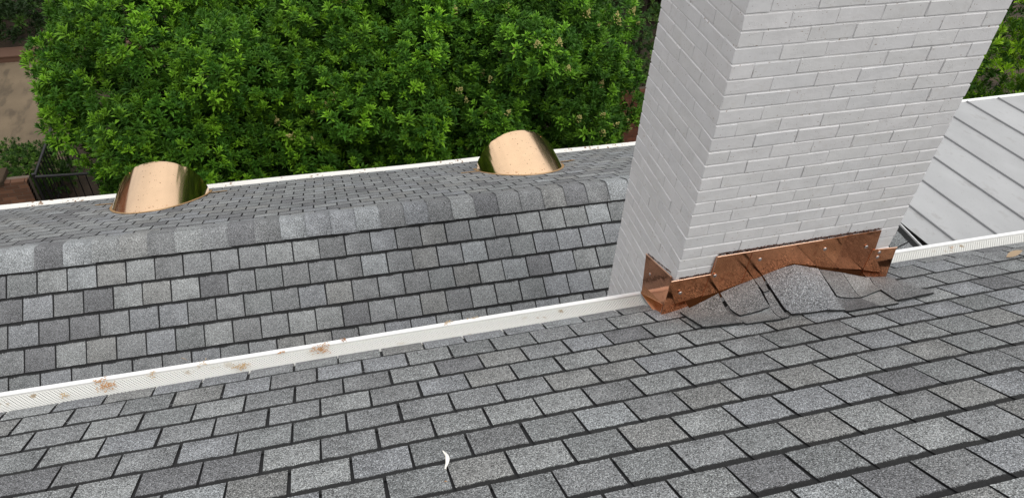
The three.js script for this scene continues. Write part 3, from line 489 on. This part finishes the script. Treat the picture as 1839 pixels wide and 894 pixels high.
function tree(name, label, cat, o) {
  const t = thing(name, label, cat, [o.c[0], GY, o.c[2]], o.group), r = rng(o.seed);
  const C = new THREE.Vector3(0, o.c[1] - GY, 0), rad = o.r;
  const list = [[], [], []], M = new THREE.Matrix4(), q = new THREE.Quaternion(), S = new THREE.Vector3(), Pp = new THREE.Vector3(), col = new THREE.Color();
  const tips = [], flowers = [];
  const lobes = [];
  for (let i = 0; i < o.lobes; i++) { // lobes spread over the crown's surface
    const y = 1 - 2 * (i + 0.5) / o.lobes + (r() - 0.5) * 0.08, a = i * 2.39996 + (r() - 0.5) * 0.5, k = Math.sqrt(Math.max(0, 1 - y * y));
    const n = new THREE.Vector3(k * Math.cos(a), y, k * Math.sin(a)), e = 0.72 + 0.32 * r();
    const p = new THREE.Vector3(n.x * rad[0], n.y * rad[1], n.z * rad[2]).multiplyScalar(e).add(C); if (p.y < 0.25) continue; if (o.skip && o.skip(p.x + o.c[0], p.y + GY)) continue;
    lobes.push([p, n, o.lr * (0.7 + 0.7 * r())]);
  }
  for (const [p, n, lr] of lobes) {
    const cnt = Math.round(o.den * lr * lr), tone = 0.80 + 0.40 * r(), drop = r();
    for (let j = 0; j < cnt; j++) {
      const d = new THREE.Vector3(r() * 2 - 1, r() * 2 - 1, r() * 2 - 1); if (d.lengthSq() > 1 || d.lengthSq() < 0.05) continue; d.normalize();
      if (d.dot(n) < -0.35 && d.y < 0.1) continue;
      const e = 0.72 + 0.36 * r(); Pp.set(d.x * lr, d.y * lr * 0.82, d.z * lr).multiplyScalar(e).add(p);
      const dir = d.clone().multiplyScalar(0.55).addScaledVector(Y, 0.75 + 0.4 * r()).add(new THREE.Vector3(r() - 0.5, r() - 0.5, r() - 0.5).multiplyScalar(0.6)).normalize();
      q.setFromUnitVectors(Y, dir).multiply(new THREE.Quaternion().setFromAxisAngle(Y, r() * 6.28)); S.setScalar(o.s * (0.75 + 0.5 * r()));
      const young = r() < 0.34 ? 0.5 + 0.8 * r() : 0.25 * r();
      const base = o.col, hi = o.hi; col.setRGB((base[0] + (hi[0] - base[0]) * young) * tone, (base[1] + (hi[1] - base[1]) * young) * tone, (base[2] + (hi[2] - base[2]) * young) * tone);
      
      list[Math.floor(r() * 3)].push([M.compose(Pp, q, S).clone(), col.clone()]);
      if (o.flowers && r() < o.flowers && d.dot(n) > 0.2) flowers.push(M.compose(Pp.clone().addScaledVector(dir, 0.07), q, new THREE.Vector3().setScalar(0.7 + 0.7 * r())).clone());
    }
  }
  for (let j = 0; j < o.inner; j++) { // sparse leaves inside the crown
    const d = new THREE.Vector3(r() * 2 - 1, r() * 2 - 1, r() * 2 - 1); if (d.lengthSq() > 1) continue; Pp.set(d.x * rad[0] * 0.85, d.y * rad[1] * 0.9, d.z * rad[2] * 0.85).add(C); if (Pp.y < 0.1 || (o.skip && o.skip(Pp.x + o.c[0], Pp.y + GY))) continue;
    q.setFromUnitVectors(Y, d.clone().addScaledVector(Y, 0.5).normalize()); S.setScalar(o.s * 1.25); list[j % 3].push([M.compose(Pp, q, S).clone(), (() => { const y = r() < 0.34 ? 0.5 + 0.8 * r() : 0.25 * r(); return new THREE.Color().setRGB(o.col[0] + (o.hi[0] - o.col[0]) * y, o.col[1] + (o.hi[1] - o.col[1]) * y, o.col[2] + (o.hi[2] - o.col[2]) * y); })()]);
  }
  const crown = sub('crown', t, { kind: 'stuff' });
  list.forEach((l, k) => { if (!l.length) return; const im = new THREE.InstancedMesh(o.geos ? o.geos[k % o.geos.length] : rosettes[k], leafMat, l.length); im.name = numbered('foliage'); im.castShadow = im.receiveShadow = true; im.userData.kind = 'stuff'; l.forEach(([m, c], i) => { im.setMatrixAt(i, m); im.setColorAt(i, c); }); crown.add(im); });
  if (flowers.length) { const im = new THREE.InstancedMesh(flowerGeo, flowerMat, flowers.length); im.name = numbered('flower_cluster'); im.userData.kind = 'stuff'; flowers.forEach((m, i) => im.setMatrixAt(i, m)); crown.add(im); }
  const limbs = []; for (let k = 0; k < 4; k++) { const a = k * 1.6 + r(), c = new THREE.CatmullRomCurve3([new THREE.Vector3(Math.cos(a) * 0.12, 0, Math.sin(a) * 0.12), new THREE.Vector3(Math.cos(a) * 0.3, C.y * 0.5, Math.sin(a) * 0.3), new THREE.Vector3(Math.cos(a) * rad[0] * 0.5, C.y + rad[1] * 0.4, Math.sin(a) * rad[2] * 0.5)]); const g = new THREE.TubeGeometry(c, 10, 0.045, 6), p = g.attributes.position; limbs.push(g); }
  part('trunk', mergeGeometries(limbs), barkMat, t);
  for (const [p, n, lr] of lobes) { if (r() < 0.6) continue; }
  console.log(t.name, list.map(l => l.length).join('+'));
  return t;
}
const G1 = [0.034, 0.115, 0.008], H1 = [0.17, 0.36, 0.018];
tree('privet_tree', 'dense glossy green evergreen shrub above the copper vent at left, leaves without flowers', 'tree', { c: [-3.35, -3.9, -8.75], r: [2.0, 2.25, 1.95], lobes: 150, lr: 0.37, den: 1350, s: 1.0, inner: 2600, seed: 11, skip: (x, y) => y < -4.0 && x < -4.62, col: G1, hi: H1 });
tree('privet_tree', 'tall dense evergreen in the middle of the green screen between the two copper vents', 'tree', { c: [-0.65, -3.85, -8.9], r: [1.95, 2.3, 2.0], lobes: 160, lr: 0.37, den: 1350, s: 1.0, inner: 2800, seed: 12, col: G1, hi: H1, flowers: 0.012 });
tree('privet_tree', 'evergreen with pale yellow flower clusters nearest the chimney, above the right copper vent', 'tree', { c: [1.75, -3.9, -8.6], r: [1.65, 2.4, 1.85], lobes: 140, lr: 0.37, den: 1350, s: 1.0, inner: 2400, seed: 13, col: [0.032, 0.105, 0.009], hi: [0.155, 0.34, 0.022], flowers: 0.03 });
tree('privet_tree', 'bright green bushy tree at the right edge above the white metal roof', 'tree', { c: [9.0, -3.2, -8.2], r: [3.4, 3.4, 2.2], lobes: 100, lr: 0.62, den: 420, s: 1.2, inner: 400, seed: 14, col: [0.028, 0.10, 0.006], hi: [0.30, 0.52, 0.02] });
tree('boundary_tree', 'tall leafy tree behind the far red brick wall, hidden by the chimney', 'tree', { c: [7.2, -1.8, -14.6], r: [2.6, 3.2, 0.7], lobes: 60, lr: 0.8, den: 130, s: 2.2, inner: 300, seed: 23, col: [0.022, 0.06, 0.010], hi: [0.09, 0.18, 0.02] });
{ // the brick house next door, left of the frame: the left flanks of the copper vents mirror it
  const nh = thing('neighbour_house', 'reddish brown brick house beyond the driveway, left of the picture', 'house', [-13.4, GY, -11.5]);
  const g = new THREE.Shape(); g.moveTo(-3.2, 0); g.lineTo(-3.2, 8.0); g.lineTo(0, 10.4); g.lineTo(3.2, 8.0); g.lineTo(3.2, 0); g.closePath();
  const w = new THREE.ExtrudeGeometry(g, { depth: 9, bevelEnabled: false }); w.translate(0, 0, -4.5);
  part('wall', w, std({ color: lin(0.27, 0.13, 0.08), map: groundMap, roughness: 0.9 }), nh); nh.children[0].material.map = null;
  for (const s2 of [-1, 1]) { const b = new THREE.BoxGeometry(4.3, 0.10, 9.6); b.rotateZ(-s2 * Math.atan2(2.4, 3.2)); b.translate(s2 * 1.72, 9.22, 0); part('roof', b, std({ color: lin(0.06, 0.06, 0.062), roughness: 0.95 }), nh); }
  for (const y of [1.2, 4.6]) for (const z of [-2.6, 0, 2.6]) { const f = part('window', mergeGeometries([box(3.2, 3.27, y, y + 1.7, z - 0.55, z - 0.47), box(3.2, 3.27, y, y + 1.7, z + 0.47, z + 0.55), box(3.2, 3.27, y + 1.62, y + 1.70, z - 0.47, z + 0.47), box(3.2, 3.30, y - 0.08, y, z - 0.6, z + 0.6), box(3.2, 3.25, y + 0.82, y + 0.88, z - 0.47, z + 0.47)]), whiteMetal, nh); part('pane', box(3.203, 3.215, y, y + 1.62, z - 0.47, z + 0.47), std({ color: lin(0.03, 0.035, 0.04), roughness: 0.05 }), f); }
}
tree('garden_shrub', 'small pale green shrub just left of the chimney beyond the flowering evergreen', 'shrub', { c: [4.9, -4.4, -10.4], r: [1.1, 1.6, 1.0], lobes: 40, lr: 0.40, den: 520, s: 0.75, inner: 200, seed: 15, col: [0.05, 0.12, 0.03], hi: [0.16, 0.28, 0.06] });
tree('dark_hedge', 'dark hedge beyond the tan driveway in the upper left corner', 'hedge', { c: [-9.0, -5.1, -16.4], r: [2.6, 0.9, 1.3], lobes: 36, lr: 0.5, den: 200, s: 1.4, inner: 200, seed: 16, col: [0.012, 0.032, 0.006], hi: [0.04, 0.09, 0.012] });
tree('ivy_patch', 'low green ivy spilling over the brick pier at the left edge', 'ivy', { c: [-6.75, -5.75, -9.95], r: [0.95, 0.55, 0.42], lobes: 44, lr: 0.28, den: 1900, s: 0.6, inner: 60, seed: 17, col: [0.03, 0.085, 0.012], hi: [0.12, 0.24, 0.03] });

// ================================================================ GARDEN WALLS AND RAILING
const redBrick = [[0.13, 0.07, 0.045], [0.12, 0.065, 0.042], [0.13, 0.07, 0.05]].map(c => std({ color: lin(...c), roughness: 0.95 }));
function brickWall(name, label, x0, x1, y1, z, mats, dir = 0) {
  const t = thing(name, label, 'wall', [0, 0, 0]), r = rng(Math.round(x0 * 100) + 900), list = [];
  part('mortar', box(x0, x1, GY, y1 - 0.002, z - 0.2, z - 0.006), std({ color: lin(0.17, 0.13, 0.10), roughness: 1 }), t);
  let n = 0; for (let y = GY; y < y1 - 0.03; y += 0.0677, n++) for (let x = x0 - (n & 1 ? 0.1 : 0); x < x1; x += 0.203) { const a = Math.max(x, x0), b = Math.min(x + 0.193, x1); if (b - a < 0.02) continue; const g = box(a, b, y, y + 0.058, z - 0.1, z + (r() - 0.5) * 0.004); const c = new Float32Array(g.attributes.position.count * 3), v = 0.7 + 0.6 * r(); for (let i = 0; i < c.length; i += 3) { c[i] = mats[0] * v; c[i + 1] = mats[1] * v; c[i + 2] = mats[2] * v; } g.setAttribute('color', new THREE.BufferAttribute(c, 3)); list.push(g); }
  part('brick', mergeGeometries(list), std({ vertexColors: true, roughness: 0.95 }), t, { kind: 'stuff' });
  return t;
}
brickWall('garden_wall', 'red brick garden wall showing between the evergreen and the chimney', 3.0, 9.0, -4.7, -9.1, [0.20, 0.075, 0.045]);
brickWall('garden_wall', 'far red brick wall glimpsed at the top beside the chimney', 5.5, 12.0, -3.4, -15.5, [0.20, 0.085, 0.06]);
const pier = brickWall('brick_pier', 'low brick wall with a pale stone cap at the lower left edge of the garden', -9.5, -6.12, -5.12, -8.95, [0.15, 0.072, 0.04]);
{ const r = rng(55); const g = chamfer(0.62, 0.09, 0.40, 0.012, r, 0.006); g.translate(-6.75, -5.07, -9.10); part('stone_cap', g, std({ color: lin(0.36, 0.30, 0.23), roughness: 0.9, map: concMap }), pier); }
{ const c = thing('brick_border', 'reddish brick border between the driveway and the dark hedge', 'edging', [0, 0, 0]); part('border_course', box(-16, -5, GY, GY + 0.12, -15.0, -14.62), redBrick[0], c); part('coping', box(-16, -5, GY + 0.121, GY + 0.15, -15.02, -14.6), redBrick[1], c); }
{
  const t = thing('iron_railing', 'black iron railing with thin balusters turning a corner beside the steps', 'railing', [-5.97, GY, -8.9]);
  const top = 0.9, seg = [[[0, 0], [2.6, 0.22]], [[0, 0], [0.03, -1.6]]];
  for (const [[ax, az], [bx, bz]] of seg) {
    part('top_rail', bar([ax, top, az], [bx, top, bz], 0.022, 8), darkIron, t); part('bottom_rail', bar([ax, 0.10, az], [bx, 0.10, bz], 0.014, 6), darkIron, t);
    const L = Math.hypot(bx - ax, bz - az), n = Math.round(L / 0.125); for (let k = 1; k < n; k++) { const x = ax + (bx - ax) * k / n, z = az + (bz - az) * k / n; part('baluster', bar([x, 0.10, z], [x, top, z], 0.0085, 6), darkIron, t); }
    part('post', bar([bx, 0, bz], [bx, top + 0.05, bz], 0.022, 8), darkIron, t);
  }
  part('post', bar([0, 0, 0], [0, top + 0.06, 0], 0.025, 8), darkIron, t);
}

// ================================================================ SMALL THINGS
const dryMats = [std({ color: lin(0.46, 0.25, 0.10), roughness: 0.9, side: THREE.DoubleSide }), std({ color: lin(0.50, 0.36, 0.20), roughness: 0.9, side: THREE.DoubleSide }), std({ color: lin(0.34, 0.15, 0.05), roughness: 0.9, side: THREE.DoubleSide })];
function litter(name, label, cat, pos, size, n, mat, seed, flat = 1) {
  const r = rng(seed), l = [];
  for (let i = 0; i < n; i++) { const [P, T] = leafGeo(0.007 + 0.012 * r() * r(), 0.003 + 0.004 * r(), 0.001, 0.002), g = new THREE.BufferGeometry(), q = new THREE.Quaternion().setFromEuler(new THREE.Euler((r() - 0.5) * 0.8, r() * 6.28, (r() - 0.5) * 0.8)), o = new THREE.Vector3((r() + r() - 1) * size[0], r() * 0.010 * flat, (r() + r() - 1) * size[1]), a = []; for (const t of T) for (const k of t) { const v = new THREE.Vector3(...P[k]).applyQuaternion(q).add(o); a.push(v.x, Math.max(v.y, 0.001), v.z); } g.setAttribute('position', new THREE.Float32BufferAttribute(a, 3)); g.computeVertexNormals(); l.push(g); }
  const m = part(name, mergeGeometries(l), mat, scene, { label, category: cat }); m.position.set(...pos); return m;
}
const guardY = (z) => -0.3455 + (z < -0.2 ? (z + 0.2) * 0.117 : (z + 0.2) * 0.32) + 0.004;
for (const [x, z, sx, sz, n, mi, lb] of [
  [-2.66, -0.215, 0.06, 0.03, 26, 0, 'rust brown clump of dry flower scraps, leftmost big one on the gutter guard'],
  [-2.83, -0.20, 0.03, 0.02, 8, 1, 'few tan scraps against the eave, left of the leftmost rust brown clump'],
  [-2.69, -0.265, 0.05, 0.015, 9, 0, 'orange scraps near the gutter lip above the leftmost rust brown clump'],
  [-2.47, -0.25, 0.025, 0.03, 7, 1, 'thin tan strands on the gutter guard right of the leftmost clump'],
  [-2.07, -0.205, 0.055, 0.02, 26, 1, 'tan heap of dry flower scraps against the shingles, second big clump'],
  [-2.24, -0.27, 0.04, 0.02, 6, 1, 'loose straw by the gutter lip above the second clump'],
  [-1.88, -0.255, 0.02, 0.01, 4, 0, 'small orange scrap between the second and third clumps'],
  [-1.70, -0.235, 0.07, 0.04, 34, 0, 'scattered orange brown patch of dry flowers, third and widest clump'],
  [-1.58, -0.275, 0.03, 0.012, 7, 2, 'red brown scraps at the gutter lip beside the widest clump'],
  [-1.06, -0.280, 0.03, 0.012, 8, 1, 'tan curled scrap near the middle of the gutter lip'],
  [-0.93, -0.282, 0.06, 0.010, 10, 1, 'long tan twig scraps along the gutter lip right of middle'],
  [1.95, -0.24, 0.02, 0.012, 4, 0, 'small orange scrap on the gutter guard right of the chimney']])
  litter('dry_flower_litter', lb, 'leaf litter', [x, guardY(z), z + 0.004 * (x + 0.5)], [sx * 0.8, sz * 0.9], n * 3, dryMats[mi], Math.round(x * 1000) + 5000);
for (const [x, z, n, lb] of [[3.46, -1.30, 6, 'brown leaf scraps against the lowest left seam of the white metal roof'], [4.32, -0.64, 8, 'orange leaf scraps beside the gutter on the white metal roof'], [3.86, -1.15, 5, 'dry leaf along the second seam of the white metal roof']])
  litter('dry_leaf_scraps', lb, 'leaf litter', [x + 0.02, -1.4 + 0.084 * z + 0.006, z], [0.03, 0.03], n, dryMats[0], Math.round(x * 100));
{ // white feather standing out of a slot, and a dry leaf below it
  const f = thing('feather', 'small white curled feather caught in a slot between two foreground shingles', 'feather', [-1.312, roofY(-1.312, 0.927) + 0.010, 0.927]);
  const pos = [], idx = [], n = 12; for (let i = 0; i <= n; i++) { const a = i / n, w = 0.0062 * Math.sin(Math.PI * (0.12 + 0.8 * a)), x = 0.012 * Math.sin(a * 3.4 - 0.3) , z = 0.03 - 0.062 * a, y = 0.012 + 0.020 * a * (1 - 0.3 * a); pos.push(x - w, y + 0.002, z, x, y, z, x + w, y + 0.002, z); } for (let i = 0; i < n; i++) for (let k = 0; k < 2; k++) { const a = i * 3 + k; idx.push(a, a + 1, a + 3, a + 1, a + 4, a + 3); }
  const g = geoOf(pos, new Array(pos.length / 3 * 2).fill(0), idx); g.computeVertexNormals(); part('vane', g, std({ color: lin(0.82, 0.80, 0.74), roughness: 0.9, side: THREE.DoubleSide }), f);
  part('shaft', bar([0, 0.010, 0.034], [0.008, 0.030, -0.02], 0.0009, 5), std({ color: lin(0.8, 0.76, 0.66), roughness: 0.6 }), f);
}
function leaf(label, x, y, z, L, w, rot, mat, tilt = 0.2) {
  const pos = [], idx = [], n = 8; for (let i = 0; i <= n; i++) { const a = i / n, ww = w * Math.sin(Math.PI * Math.pow(a, 0.8)) * 0.5 + 0.0006, c = 0.006 * Math.sin(a * 3); pos.push(-ww, c + 0.003, a * L, 0, c, a * L, ww, c + 0.003, a * L); } for (let i = 0; i < n; i++) for (let k = 0; k < 2; k++) { const a = i * 3 + k; idx.push(a, a + 3, a + 1, a + 1, a + 3, a + 4); }
  const g = geoOf(pos, new Array(pos.length / 3 * 2).fill(0), idx); g.computeVertexNormals(); const m = part('dry_leaf', g, mat, scene, { label, category: 'leaf' }); m.position.set(x, y, z); m.rotation.set(-tilt, rot, 0, 'YXZ'); return m;
}
leaf('curled orange and tan leaf lying in the slot below the white feather', -1.328, roofY(-1.328, 1.02) + 0.006, 1.02, 0.05, 0.018, 0.2, dryMats[0], -0.45);
leaf('flat tan leaf on the shingles at the right edge below the gutter', 2.02, roofY(2.02, 0.05) + 0.012, 0.045, 0.13, 0.036, 1.75, std({ color: lin(0.34, 0.25, 0.16), roughness: 0.9, side: THREE.DoubleSide }), 0.05);
leaf('thin straw on the lower gable slope just above the gutter lip', -2.77, -1.6297 - PITCH * 0.55 + 0.012, -1.79, 0.12, 0.004, 0.6, dryMats[1], 0.5);

renderer.render(scene, camera);
